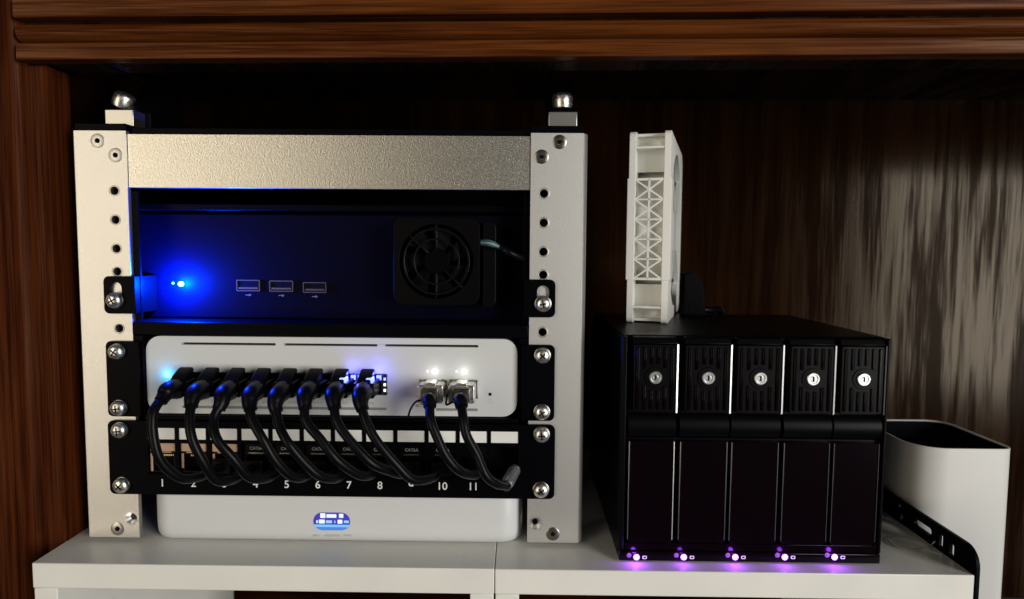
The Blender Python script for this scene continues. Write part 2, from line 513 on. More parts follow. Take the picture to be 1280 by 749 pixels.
def rack_screw(parent, cx, cz, y=-2.0, name='screw'):
    """pan head machine screw on a washer"""
    MB().lathe([(4.6, 0.0), (4.6, -0.8), (4.2, -1.0), (0.1, -1.0)], (cx, y, cz), (0, 1, 0), 28).build('washer', STEEL_DK, parent)
    sc = MB().lathe([(4.25, -1.0), (4.3, -1.9), (4.0, -2.8), (3.3, -3.55), (2.3, -4.05), (1.2, -4.25), (0.05, -4.3)], (cx, y, cz), (0, 1, 0), 28).build(name, STEEL, parent)
    a = random.uniform(0, 1.5)
    r = MB()
    for k in range(2):
        c, s_ = math.cos(a + k * math.pi / 2), math.sin(a + k * math.pi / 2)
        r.bar((cx - 2.1 * c, y - 3.95, cz - 2.1 * s_), (cx + 2.1 * c, y - 3.95, cz + 2.1 * s_), 0.75, 0.8)
    r.build('cross_recess', BLACK_HOLE, sc)
    return sc

# ------------------------------------------------------------------ black computer case in the upper bays
PCY = 20.0
case = thing('computer_case', 'black rack computer case with glowing blue power light, sockets and small fan', 'computer', (0, 60, 122))
front = MB().box(-126, 126, PCY, 60, 126.8, 188).build('front_panel', BLACK_PANEL, case, bevel=0.8)
MB().box(-126, 126, PCY - 2.0, PCY + 12, 189.6, 193.6).build('top_lip', BLACK_METAL, case, bevel=0.6)
MB().box(-110.2, 110.2, -1.0, 3.3, 119.3, 126.6).build('lower_lip', BLACK_METAL, case, bevel=0.5)  # black band, brought flush to block blue light from the shelf
MB().box(-128, 128, 3.5, 60, 119.4, 126.5).build('floor_baffle', BLACK_METAL, case, bevel=0.3)  # added plate, stops blue light leaking down behind the posts
MB().box(-104, 104, 60.2, 160, 124, 187).build('body', BLACK_PANEL, case, bevel=0.8)
for s in (-1, 1):
    z0, z1 = (131.2, 152.0)
    x0, x1 = sorted((s * 125.0, s * 110.0))
    rr = (0, 3, 3, 0) if s < 0 else (3, 0, 0, 3)
    ear = MB().prism([rrect(x0, x1, z0, z1, rr), slot(s * HX, 135.4, 148.8, 3.3)], -2.0, -0.1).build('ear', BLACK_METAL, case, bevel=0.25, seg=1)
    MB().box(min(s * 110.1, s * 107.6), max(s * 110.1, s * 107.6), -2.0, PCY + 0.5, z0, z1).build('bracket_return', BLACK_METAL, case, bevel=0.25, seg=1)
    rack_screw(ear, s * HX, HZ[4])
    MB().box(min(s * 126, s * 107.2), max(s * 126, s * 107.2), 3.3, 4.8, 127, 199).build('light_baffle', BLACK_METAL, case)  # added strips that keep blue light off post edges and holes
# power light: a clear-lensed diode standing just proud of the panel
lx, lz = px(227, 355, PCY)
led = MB().lathe([(1.5, 0.3), (1.5, -1.2), (1.2, -2.0), (0.6, -2.5), (0.05, -2.6)], (lx, PCY, lz), (0, 1, 0), 20).build('power_light', LED_BLUE, case)
led.scale = (1, 1, 1)
l2 = px(216.5, 354, PCY)
MB().lathe([(0.7, 0.3), (0.7, -0.4), (0.1, -0.6)], (l2[0], PCY, l2[1]), (0, 1, 0), 14).build('status_light', LED_CYAN, case)
point_light('power_light_lamp', (lx, PCY - 6, lz), 2.6, (0.0, 0.035, 1.0), 2.0, case)
# three sockets
for x0p, y0p, x1p, y1p in ((296, 350, 325, 364), (337, 351, 366.6, 364.6), (379, 353, 408, 366)):
    (xa, za), (xb, zb) = px(x0p, y1p, PCY), px(x1p, y0p, PCY)
    us = MB().prism([rrect(xa, xb, za, zb, 0.5, 3), rrect(xa + .55, xb - .55, za + .55, zb - .55, 0.3, 3)], PCY - 0.5, PCY + 0.4).build('usb_socket', STEEL_DIM, case)
    MB().box(xa + 0.9, xb - 0.9, PCY - 0.15, PCY - 0.02, za + 0.9, zb - 0.9).build('socket_mouth', BLACK_HOLE, us)
    MB().box(xa + 1.2, xb - 1.2, PCY - 0.45, PCY - 0.16, za + 1.3, za + 2.3).build('tongue', STEEL_DIM, us)
    ic = MB()
    mx = (xa + xb) / 2
    ic.box(mx - 1.8, mx + 1.6, PCY - 0.05, PCY + 0.1, za - 2.4, za - 2.1)
    ic.box(mx + 0.2, mx + 1.0, PCY - 0.05, PCY + 0.1, za - 2.8, za - 1.7)
    ic.build('symbol', GREY_PRINT, us)
# small fan with a ring guard
fx, fz = px(546, 327, 2)
fan = MB().prism([rrect(fx - 23.5, fx + 23.8, fz - 24, fz + 24, 5), circle(fx, fz, 20.5, 40)], -1.0, PCY - 0.2).build('fan_frame', BLACK_PLASTIC, case, bevel=0.6)
MB().prism([rrect(fx + 25.5, fx + 33.0, fz - 25.5, fz + 22.5, (4, 0.5, 0.5, 4))], 1.0, PCY - 0.2).build('fan_bracket', BLACK_PLASTIC, case, bevel=0.7)
g = MB()
for r in (18.0, 12.4):
    g.prism([circle(fx, fz, r + 0.55, 44), circle(fx, fz, r - 0.55, 44)], -0.6, 0.8)
g.build('guard_ring', GUARD, fan, bevel=0.2)
g = MB()
for a in (90, 270, 135, 315):
    c, s_ = math.cos(math.radians(a)), math.sin(math.radians(a))
    g.bar((fx + 6.0 * c, 0.2, fz + 6.0 * s_), (fx + 21 * c, 0.2, fz + 21 * s_), 0.9, 1.2)
g.build('guard_spoke', GUARD, fan, bevel=0.15)
MB().lathe([(7.2, 5), (7.2, 0.2), (6.5, -0.4), (0.1, -0.5)], (fx, 0, fz), (0, 1, 0), 36).build('hub', BLACK_METAL, fan)
bl = MB()
for k in range(7):
    a0 = 2 * math.pi * k / 7
    pts = []
    for t in range(5):
        r = 7.4 + (19.6 - 7.4) * t / 4
        for q, dy in ((0.0, 5.2), (0.62, 2.0)):
            a = a0 + q + 0.25 * t / 4
            pts.append((fx + r * math.cos(a), dy, fz + r * math.sin(a)))
    bl.add(pts, [(2 * t, 2 * t + 1, 2 * t + 3, 2 * t + 2) for t in range(4)])
bl.build('fan_blades', BLACK_HOLE, fan)
for k, (m_, off) in enumerate(((TEAL, 1.3), (PALE_WIRE, 0.2), (TEAL, -0.7), (BLACK_RUBBER, -1.6))):
    a, b, c = p3(601, 304, 1), p3(613, 304.5 + k * 0.4, -2.0), p3(627, 310.5, 1)
    pts = catmull([a + Vector((0, 0, off)), b + Vector((0, -0.4 * k, off)), c + Vector((0, 0, off * 0.4))], 8)
    MB().tube(pts, 0.62, 8).build('fan_wire', m_, case)
MB().tube(catmull([p3(625, 309.5, 1), p3(640, 317.5, 0), p3(657, 325, 6), p3(672, 330, 14)], 10), lambda t: 2.0 + 0.15 * math.sin(t * 75), 12).build('wire_sleeve', BLACK_RUBBER, case)

# ------------------------------------------------------------------ shelf that carries the switch
tray = thing('rack_tray', 'black metal tray bolted to the rack holding the white network switch', 'tray', (0, 60, 72))
TZ0, TZ1 = 73.2, 115.8
for s in (-1, 1):
    x0, x1 = sorted((s * 125.2, s * 106.6))
    rr = (0, 3, 3, 0) if s < 0 else (3, 0, 0, 3)
    ear = MB().prism([rrect(x0, x1, TZ0, TZ1, rr)], -2.0, -0.1).build('ear', BLACK_METAL, tray, bevel=0.25, seg=1)
    for k in (6, 8):
        rack_screw(ear, s * HX, HZ[k])
    MB().box(min(s * 110.3, s * 105.2), max(s * 110.3, s * 105.2), 0.2, 140, TZ0, 119.0).build('side_wall', BLACK_METAL, tray, bevel=0.25, seg=1)
MB().box(-105.1, 105.1, -1.0, 140, 71.4, 73.9).build('tray_floor', BLACK_METAL, tray, bevel=0.4)
MB().box(-106.4, 106.4, 30.0, 33.0, 118.8, 122.1).build('rear_lip', BLACK_METAL, tray, bevel=0.3)

# ------------------------------------------------------------------ white network switch
SY = 2.0
sw = thing('network_switch', 'white network switch with eight black cables and two shielded plugs', 'switch', (0, 60, 74))
SX0, SX1, SZ0, SZ1 = -104.9, 104.5, 74.3, 118.5
PORTX = [px(238 + 32 * k, 470, SY)[0] for k in range(8)]
pz0, pz1 = 86.0, 98.2
block = rrect(PORTX[0] - 7.2, 31.2, pz0, pz1, 0.4, 2)
sfp = [rrect(*sorted((px(524, 490, SY)[0], px(559.5, 490, SY)[0])), 84.5, 95.4, 0.4, 2),
       rrect(*sorted((px(561.5, 490, SY)[0], px(597.5, 490, SY)[0])), 84.5, 95.4, 0.4, 2)]
slots = []
for a, b in ((226, 344.4), (354, 471.6), (480.5, 598)):
    slots.append(rrect(px(a, 430, SY)[0], px(b, 430, SY)[0], 113.6, 114.9, 0.5, 2))
body = MB().prism([rrect(SX0, SX1, SZ0, SZ1, 8.5, 8), block] + sfp + slots, SY, 5.5).build('face_plate', WHITE_PL, sw, bevel=0.5)
MB().prism([rrect(SX0 + .1, SX1 - .1, SZ0 + .1, SZ1 - .1, 8.4, 8)], 12.0, 135).build('body', WHITE_PL, sw, bevel=0.5)
MB().prism([rrect(SX0 + .2, SX1 - .2, SZ0 + .2, SZ1 - .2, 8.3, 8), rrect(SX0 + 3, SX1 - 3, SZ0 + 1.5, SZ1 - 1.5, 6, 6)], 5.4, 12.1).build('body_rim', WHITE_PL, sw)
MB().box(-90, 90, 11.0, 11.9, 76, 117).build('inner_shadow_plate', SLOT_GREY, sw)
def rim(loop, name, m_, w=0.5):
    x0, x1 = min(q[0] for q in loop), max(q[0] for q in loop)
    z0, z1 = min(q[1] for q in loop), max(q[1] for q in loop)
    MB().prism([rrect(x0, x1, z0, z1, .3, 2), rrect(x0 + w, x1 - w, z0 + w, z1 - w, .3, 2)], SY - 0.25, SY + 6).build(name, m_, sw)
rim(block, 'port_cage', STEEL_DK, 0.6)
for l in sfp: rim(l, 'port_cage', STEEL, 0.6)
for k in range(8):
    # divider, and the two little lights of each socket
    x = PORTX[k]
    pd = MB().box(x + 6.7, x + 7.6, SY - 0.1, SY + 6, pz0 + .6, pz1 - .6).build('port_divider', STEEL_DK, sw)
    lit = k >= 6
    for q in (-5.2, 5.2):
        MB().box(x + q - 1.3, x + q + 1.3, SY - 0.3, SY + 0.5, pz1 - 3.6, pz1 - 1.0).build('port_light', LED_PORT if lit else BLACK_GLOSS, pd)
for q in range(3):
    MB().box(29.3, 30.5, SY - 0.3, SY + 0.3, 88 + q * 3.2, 89.5 + q * 3.2).build('port_light', LED_WHITE if q < 2 else LED_PORT, sw)
point_light('port_lamp', (PORTX[7] + 5, SY - 5, 99.5), 0.004, (0.10, 0.10, 1.0), 1.0, sw)
point_light('port_lamp', (PORTX[6] + 5, SY - 5, 99.5), 0.004, (0.10, 0.10, 1.0), 1.0, sw)
for cx_, cy_ in ((543.5, 464.5), (580, 464.5)):
    wx, wz = px(cx_, cy_, SY)
    MB().prism([rrect(wx - 1.6, wx + 1.8, wz - 1.3, wz + 1.3, 0.8, 4)], SY - 0.15, SY + 0.3).build('link_light', LED_WHITE, sw)
    MB().prism([rrect(wx - 5.0, wx - 3.2, wz - 0.8, wz + 0.8, 0.4, 3)], SY - 0.1, SY + 0.3).build('link_light', glow('white_led_dim', (1, 1, 1), 0.9), sw)
    point_light('link_lamp', (wx, SY - 4.0, wz), 0.0005, (1.0, 1.0, 0.95), 1.0, sw)
cx_, cz_ = px(209.5, 468, SY)
MB().lathe([(1.9, 0.4), (1.9, -0.15), (1.5, -0.5), (0.05, -0.6)], (cx_, SY, cz_), (0, 1, 0), 20).build('status_light', LED_CYAN, sw)
point_light('status_lamp', (cx_, SY - 3.5, cz_), 0.0022, (0.0, 0.45, 1.0), 0.8, sw)
for a, b, yy in ((228, 483, 510), (545, 597, 512)):
    x0, x1 = px(a, yy, SY)[0], px(b, yy, SY)[0]
    z = px(a, yy, SY)[1]
    MB().box(x0, x1, SY - 0.06, SY + 0.2, 77.4, 78.9).build('printed_line', GREY_PRINT, sw)
tx = MB()
for k in range(8):
    for q in range(3):
        tx.box(PORTX[k] - 3 + q * 1.9, PORTX[k] - 1.6 + q * 1.9, SY - 0.05, SY + 0.2, 80.7, 82.1)
tx.build('port_caption', PALE_PRINT, sw)
x, z = px(612.5, 493, SY)
MB().lathe([(0.95, 0.5), (0.95, -0.06), (0.05, -0.06)], (x, SY, z), (0, 1, 0), 16).build('reset_hole', BLACK_HOLE, sw)
x, z = px(612.5, 501.5, SY)
MB().prism([circle(x, z, 1.35, 20), circle(x, z, 1.0, 20)], SY - 0.05, SY + 0.2).build('printed_ring', PALE_PRINT, sw)

# ------------------------------------------------------------------ patch panel
pp = thing('patch_panel', 'black twelve port patch panel with white label strip and printed numbers', 'patch panel', (0, 20, 28))
NX = [px(203 + 38.85 * k, 603.5 + 0.15 * k, -2)[0] for k in range(12)]
PW = NX[1] - NX[0]
holes = []
for k in range(12):
    x0, x1 = NX[k] - PW / 2 + 1.15, NX[k] + PW / 2 - 1.15
    holes.append(rrect(x0, x1, 60.2, 66.9, 0.3, 2))
    holes.append(rrect(x0, x1, 40.5, 58.2, 0.3, 2))
outer = rrect(-125.6, 125.8, 28.6, 70.9, 3.2)
plate = MB().prism([outer] + holes, -2.0, -0.15).build('face_plate', BLACK_METAL, pp, bevel=0.2, seg=1)
MB().box(-106.5, 106.5, 14.0, 18.0, 30, 70).build('rear_plate', BLACK_HOLE, pp)
MB().box(-107, 107, -0.1, 14.0, 29.2, 31.0).build('lower_return', BLACK_METAL, pp, bevel=0.3)
for k in range(12):
    x0, x1 = NX[k] - PW / 2 + 0.6, NX[k] + PW / 2 - 0.6
    MB().box(x0 + 0.57, x1 - 0.57, -1.5, -0.2, 60.3, 66.8).build('label_tab', LABEL_WHITE, pp, bevel=0.1)
    if k < 10:
        km = BLACK_PLASTIC
        ks = MB().prism([rrect(x0 + 0.7, x1 - 0.7, 40.2, 57.6, 0.5, 3), rrect(NX[k] - 5.6, NX[k] + 5.6, 41.8, 51.4, 0.4, 3)], 0.2, 12).build('keystone', km, pp, bevel=0.25)
        MB().box(NX[k] - 5.7, NX[k] + 5.7, 6.5, 8.0, 41.6, 51.6).build('keystone_throat', BLACK_HOLE, ks)
        MB().box(NX[k] - 4.4, NX[k] + 4.4, -0.25, 0.3, 52.3, 52.9).build('keystone_ridge', STEEL_DK if k > 2 else TAN, ks)
        if k < 3:
            MB().box(x0 + 0.9, x1 - 0.9, -0.6, 0.15, 53.2, 57.8).build('keystone_cap', TAN, ks, bevel=0.2)
            MB().box(x0 + 0.9, x0 + 2.3, -0.5, 0.15, 41.5 + 2 * k, 52.0).build('keystone_cheek', TAN, ks, bevel=0.2)
        if k > 2:
            text_part('CAT6A', NX[k], 55.2, 0.14, 1.7, GREY_PRINT, ks, 'printed_text')
        c = MB()
        for q in range(8):
            c.box(NX[k] - 3.8 + q * 1.05, NX[k] - 3.4 + q * 1.05, 3.5, 6.4, 49.2, 50.2)
        c.build('contacts', GOLD, ks)
    if k < 11:
        text_part(str(k + 1), NX[k], 35.2, -2.06, 4.3, WHITE_PRINT, pp)
for s in (-1, 1):
    for k in (9, 11):
        rack_screw(pp, s * HX, HZ[k] + (0 if k == 9 else 0.3))

# ------------------------------------------------------------------ pale gateway box on the shelf
gw = thing('gateway_box', 'low pale grey network gateway with small lit oval screen under the rack', 'gateway', (2, 60, 0))
GX0, GX1, GY = -106.0, 108.0, 0.6
def gplan(ins):
    return rrect(GX0 + ins, GX1 - ins, GY + ins, 130 - ins, 13 - ins, 10)
gb = MB()
prof = [(5.0, 0.3), (3.2, 0.6), (1.7, 1.5), (0.8, 3.0), (0.2, 5.5), (0, 9), (0, 26.6), (0.5, 27.7), (1.6, 28.3), (4, 28.4)]
n = len(gplan(0))
for ins, z in prof:
    gb.v += [Vector((u, v, z)) for u, v in gplan(ins)]
for k in range(len(prof) - 1):
    for i in range(n):
        j = (i + 1) % n
        gb.f.append((k * n + i, k * n + j, (k + 1) * n + j, (k + 1) * n + i))
gb.f.append(tuple(range(n - 1, -1, -1)))
gb.f.append(tuple(range((len(prof) - 1) * n, len(prof) * n)))
gb.build('body', WHITE_PL, gw, angle=60)
MB().prism([rrect(GX0 + 12, GX1 - 12, GY + 12, 118, 14, 6)], 0.02, 0.8, 'Z').build('base', BLACK_RUBBER, gw)
(dx0, dz0), (dx1, dz1) = px(392, 662.5, GY), px(437.5, 641, GY)
dr = (dz1 - dz0) / 2 - 0.05
scr = MB().prism([rrect(dx0, dx1, dz0, dz1, dr, 12)], GY - 0.15, GY + 0.4).build('screen', SCR_NAVY, gw)
dw = dx1 - dx0
def dbox(u0, u1, v0, v1, m_, name):
    x0, x1 = dx0 + dw * u0, dx0 + dw * u1
    z0, z1 = dz1 - (dz1 - dz0) * v1, dz1 - (dz1 - dz0) * v0
    MB().prism([rrect(x0, x1, z0, z1, min(0.25, (z1 - z0) * 0.3), 2)], GY - 0.24, GY - 0.16).build(name, m_, scr)
for a in ((0.19, 0.33, .04, .31), (0.36, 0.63, .09, .29), (0.70, 0.82, .06, .29)): dbox(*a, SCR_WHITE, 'screen_symbol')
for a in ((0.08, 0.12, .44, .60), (0.15, 0.31, .40, .62), (0.66, 0.79, .40, .62)): dbox(*a, SCR_WHITE, 'screen_symbol')
for a in ((0.34, 0.51, .44, .60), (0.57, 0.60, .44, .60), (0.83, 0.97, .44, .58)): dbox(*a, SCR_PALE, 'screen_symbol')
def pill_band(v0, v1, m_):
    z0, z1 = dz1 - (dz1 - dz0) * v1, dz1 - (dz1 - dz0) * v0
    zc = (dz0 + dz1) / 2
    rr = (dz1 - dz0) / 2
    L_, R_ = [], []
    for i in range(9):
        z = z0 + (z1 - z0) * i / 8
        e = rr - math.sqrt(max(0, rr * rr - (z - zc) ** 2))
        L_.append((dx0 + e + 0.05, z)); R_.append((dx1 - e - 0.05, z))
    MB().prism([R_ + L_[::-1]], GY - 0.22, GY - 0.16).build('screen_band', m_, scr)
pill_band(.68, .82, SCR_SKY)
pill_band(.825, .985, SCR_BLUE)
tx = MB()
for a, b in ((392, 401), (406, 426), (430, 440)):
    x0, z = px(a, 669.5, GY); x1 = px(b, 669.5, GY)[0]
    u = x0
    while u < x1 - 0.5:
        w = random.uniform(0.5, 0.9)
        tx.box(u, u + w, GY - 0.05, GY + 0.1, z - 0.5, z + 0.5)
        u += w + 0.3
tx.build('printed_caption', mat('faint_print', (0.56, 0.565, 0.55), 0.5), gw)

# ------------------------------------------------------------------ patch cables
ROUTES = [
 [(206, 494, -24), (193, 516, -33), (193, 548, -36), (205, 578, -34), (226, 597, -28), (247, 597, -19)],
 [(240, 500, -26), (238, 525, -31), (241, 550, -34), (254, 580, -34), (270, 600, -29), (290, 600, -20)],
 [(277, 503, -26), (267, 524, -31), (273, 549, -34), (292, 576, -34), (312, 597, -29), (333, 598, -20)],
 [(312, 504, -26), (315, 525, -31), (327, 549, -34), (346, 577, -33), (362, 595, -28), (379, 597, -20)],
 [(344, 506, -26), (349, 530, -31), (362, 553, -34), (384, 580, -33), (403, 597, -28), (421, 598, -20)],
 [(381, 502, -26), (384, 526, -31), (398, 550, -34), (422, 574, -33), (444, 592, -28), (461, 595, -20)],
 [(417, 502, -26), (423, 526, -31), (440, 553, -34), (466, 578, -33), (486, 590, -28), (502, 593, -20)],
 [(451, 504, -26), (457, 526, -31), (472, 553, -34), (494, 581, -33), (517, 599, -28), (539, 598, -20)],
 [(537, 501, -24), (540, 522, -30), (547, 543, -33), (559, 567, -33), (574, 588, -30), (590, 594, -23)],
 [(576, 501, -24), (579, 522, -30), (584, 543, -33), (594, 568, -34), (607, 591, -33), (621, 605, -30), (633, 607, -24)]]
ORD = ['first', 'second', 'third', 'fourth', 'fifth', 'sixth', 'seventh', 'eighth']
for k, rt in enumerate(ROUTES):
    if k < 8:
        lab = ['black network cable from the switch port right beside the cyan status light',
               'black network cable from the second switch port counted from the cyan light',
               'black network cable from the third switch port, its loop crossing number 3',
               'black network cable from the fourth switch port counted from the cyan light',
               'black network cable from the fifth switch port, its loop reaching number 6',
               'black network cable from the sixth switch port, just before the two blue lit ports',
               'black network cable in the first of the two switch ports lit bright blue',
               'black network cable in the last switch port, lit blue, its loop covering number 9'][k]
    else:
        lab = ['black cable with silver plug and loose wire tail, looping above number 11',
               'black cable with silver plug ending in a clear boot right of number 11'][k - 8]
    cab = thing('network_cable', lab, 'cable', p3(*rt[0]), 'patch cables between switch and patch panel')
    pts = [p3(*q) for q in rt]
    pts = [pts[0]] + [q + Vector((random.uniform(-.7, .7), random.uniform(-1.5, 1.0), random.uniform(-.7, .7))) for q in pts[1:-1]] + [pts[-1]]
    jack = Vector((NX[k + 2], 0.5, 46.5))
    if k < 8:
        x = PORTX[k]; zc = 92.3
        # plug body in the socket, sloping boot, latch hood
        MB().prism([rrect(x - 5.9, x + 5.9, zc - 4.8, zc + 3.4, 0.8, 3)], -14, SY + 6).build('plug', BLACK_PLASTIC, cab, bevel=0.4)
        b0, b1 = Vector((x, -12, zc - 0.8)), pts[0]
        dirn = (pts[1] - pts[0]).normalized()
        boot = catmull([b0, b0.lerp(b1, 0.55) + Vector((0, -2.5, 1.5)), b1, b1 + dirn * 4], 6)
        bo = MB().tube(boot, lambda t: 5.6 - 2.2 * min(1, t * 1.15), 16).build('boot', BLACK_RUBBER, cab)
        hood = [(-16.5, zc - 1), (-3.0, zc + 3.0), (-1.0, zc + 8.6), (-2.4, zc + 9.6), (-5.5, zc + 8.8), (-11, zc + 6.2), (-17.5, zc + 2.0)]
        MB().prism([hood], x - 3.6, x + 3.9, 'X').build('latch', BLACK_PLASTIC, cab, bevel=0.9, seg=3)
        if k > 5:
            MB().prism([rrect(x + 1.2, x + 4.6, zc + 2.2, zc + 6.0, 0.8, 3)], -12.4, -6.0).build('latch_glint', LED_PORT, cab, bevel=0.3)  # glowing block added for the port light's reflection on the latch
    else:
        l = sfp[k - 8]
        x0, x1 = min(q[0] for q in l) + 0.8, max(q[0] for q in l) - 1.0
        x = (x0 + x1) / 2
        hous = MB().prism([rrect(x0, x1, 84.6, 94.6, 1.4, 4)], -11, SY + 6).build('plug', STEEL, cab, bevel=0.5)
        MB().prism([rrect(x0 + 2.4, x1 - 2.4, 86.5, 93.4, 1.2, 4)], -14, -11.05).build('plug_collar', STEEL_DK, hous, bevel=0.4)
        MB().box(x - 3.2, x + 3.2, -12.0, -1.0, 94.65, 96.0).build('latch', STEEL, hous, bevel=0.4)
        MB().box(x0 - 0.5, x1 - 4, -13.4, -11.6, 83.2, 84.5).build('latch_bar', STEEL, hous, bevel=0.3) if k == 8 else None
        b0 = Vector((x - 0.5, -12.5, 87.5))
        boot = catmull([b0, b0.lerp(pts[0], 0.5) + Vector((0, -2, 0.5)), pts[0], pts[0].lerp(pts[1], 0.35)], 6)
        MB().tube(boot, lambda t: 4.3 - 0.9 * t, 14).build('boot', BLACK_RUBBER, cab)
        if k == 8:
            MB().tube(catmull([p3(527, 500, -14), p3(519, 503, -15), p3(513, 512, -15), p3(510.5, 520, -14)], 8), 0.55, 8).build('pull_wire', BLACK_RUBBER, hous)
        else:
            MB().tube(catmull([p3(562, 487, -12), p3(558, 500, -14), p3(558.5, 506, -15), p3(568, 501, -16)], 8), 0.55, 8).build('pull_wire', BLACK_RUBBER, hous)
    if k < 8:
        line = pts + [pts[-1].lerp(jack, 0.5) + Vector((0.5, 0, -0.5)), jack + Vector((0, -3, 0)), jack]
    elif k == 8:
        line = pts + [p3(597, 592, -16), jack + Vector((0.5, -4, -0.5)), jack + Vector((0, 8, 0))]
    else:
        line = pts
    MB().tube(catmull(line, 9), 2.45, 16).build('cord', BLACK_RUBBER, cab, angle=80)
    if k == 9:
        a, b = p3(632.5, 607.5, -24.5), p3(643, 588, -3)
        MB().tube([a, a.lerp(b, 0.15), a.lerp(b, 0.8), b], lambda t: 3.5 if t > 0.1 else 3.0, 16).build('clear_boot', CLEAR, cab)
        MB().tube([a, a.lerp(b, 0.5), b], 1.3, 10).build('wire_core', GREY_PRINT, cab)
        MB().tube([b, b + Vector((0, 6, 1)), Vector((NX[11] + 3, 12, 48))], 2.7, 10).build('tail', BLACK_RUBBER, cab)
    elif k == 8:
        a = p3(598, 591, -16)
        MB().bar(a + Vector((-1.2, -2.6, -1.2)), a + Vector((1.3, -2.6, 1.6)), 0.8, 0.8).build('clear_clip', CLEAR, cab)
    else:
        MB().prism([rrect(jack.x - 5.4, jack.x + 5.4, 42.2, 50.2, 0.8, 3)], -6, 3.5).build('plug', BLACK_PLASTIC, cab, bevel=0.5)

# ------------------------------------------------------------------ five bay drive enclosure
BY = -16.0
bay = thing('drive_enclosure', 'black five bay drive enclosure with key locks and purple lights', 'drive enclosure', (230, 50, 0))
BX0, BX1, BZ = 160.0, 300.9, 123.2
side = [(BY + 3, 1.2), (BY + 3, BZ - 1.2), (BY + 4.5, BZ), (112, BZ), (128, BZ - 8), (128, 1.2)]
MB().prism([side], BX0, BX1, 'X').build('body', BLACK_PLASTIC, bay, bevel=1.2)
for fx_ in (172, 289):
    for fy_ in (0, 112):
        MB().lathe([(5, 0.02), (5.5, 0.5), (5.5, 1.4)], (fx_, fy_, 0), (0, 0, 1), 16).build('foot', BLACK_RUBBER, bay)
MB().box(BX0 + 3.5, BX1 - 1.8, BY - 0.1, BY + 2.9, 6.3, 10.3).build('lower_panel', BLACK_GLOSS, bay, bevel=0.2)
MB().box(BX0 + 0.3, BX1 - 0.3, BY - 1.4, BY + 2.9, 0.9, 6.2).build('bottom_bezel', BLACK_GLOSS, bay, bevel=0.5)
MB().prism([[(BX0, BY + 3), (BX0, BY - 1), (BX0 + 2.6, BY - 1), (BX0 + 3.4, BY + 3)]], 6.4, BZ - 0.4, 'Z').build('side_bezel', BLACK_PLASTIC, bay, bevel=0.4)
MB().prism([[(BX1, BY + 3), (BX1, BY - 1), (BX1 - 1.2, BY - 1), (BX1 - 1.6, BY + 3)]], 6.4, BZ - 0.4, 'Z').build('side_bezel', BLACK_PLASTIC, bay, bevel=0.4)
CHROME = mat('bright_trim', (0.74, 0.74, 0.72), 0.32, metal=1.0)
EDGE_DIM = mat('dim_edge_metal', (0.15, 0.14, 0.14), 0.3, metal=1.0)
DL = [787, 851, 915, 980.5, 1043]
DR = [842, 908, 972, 1036, 1098]
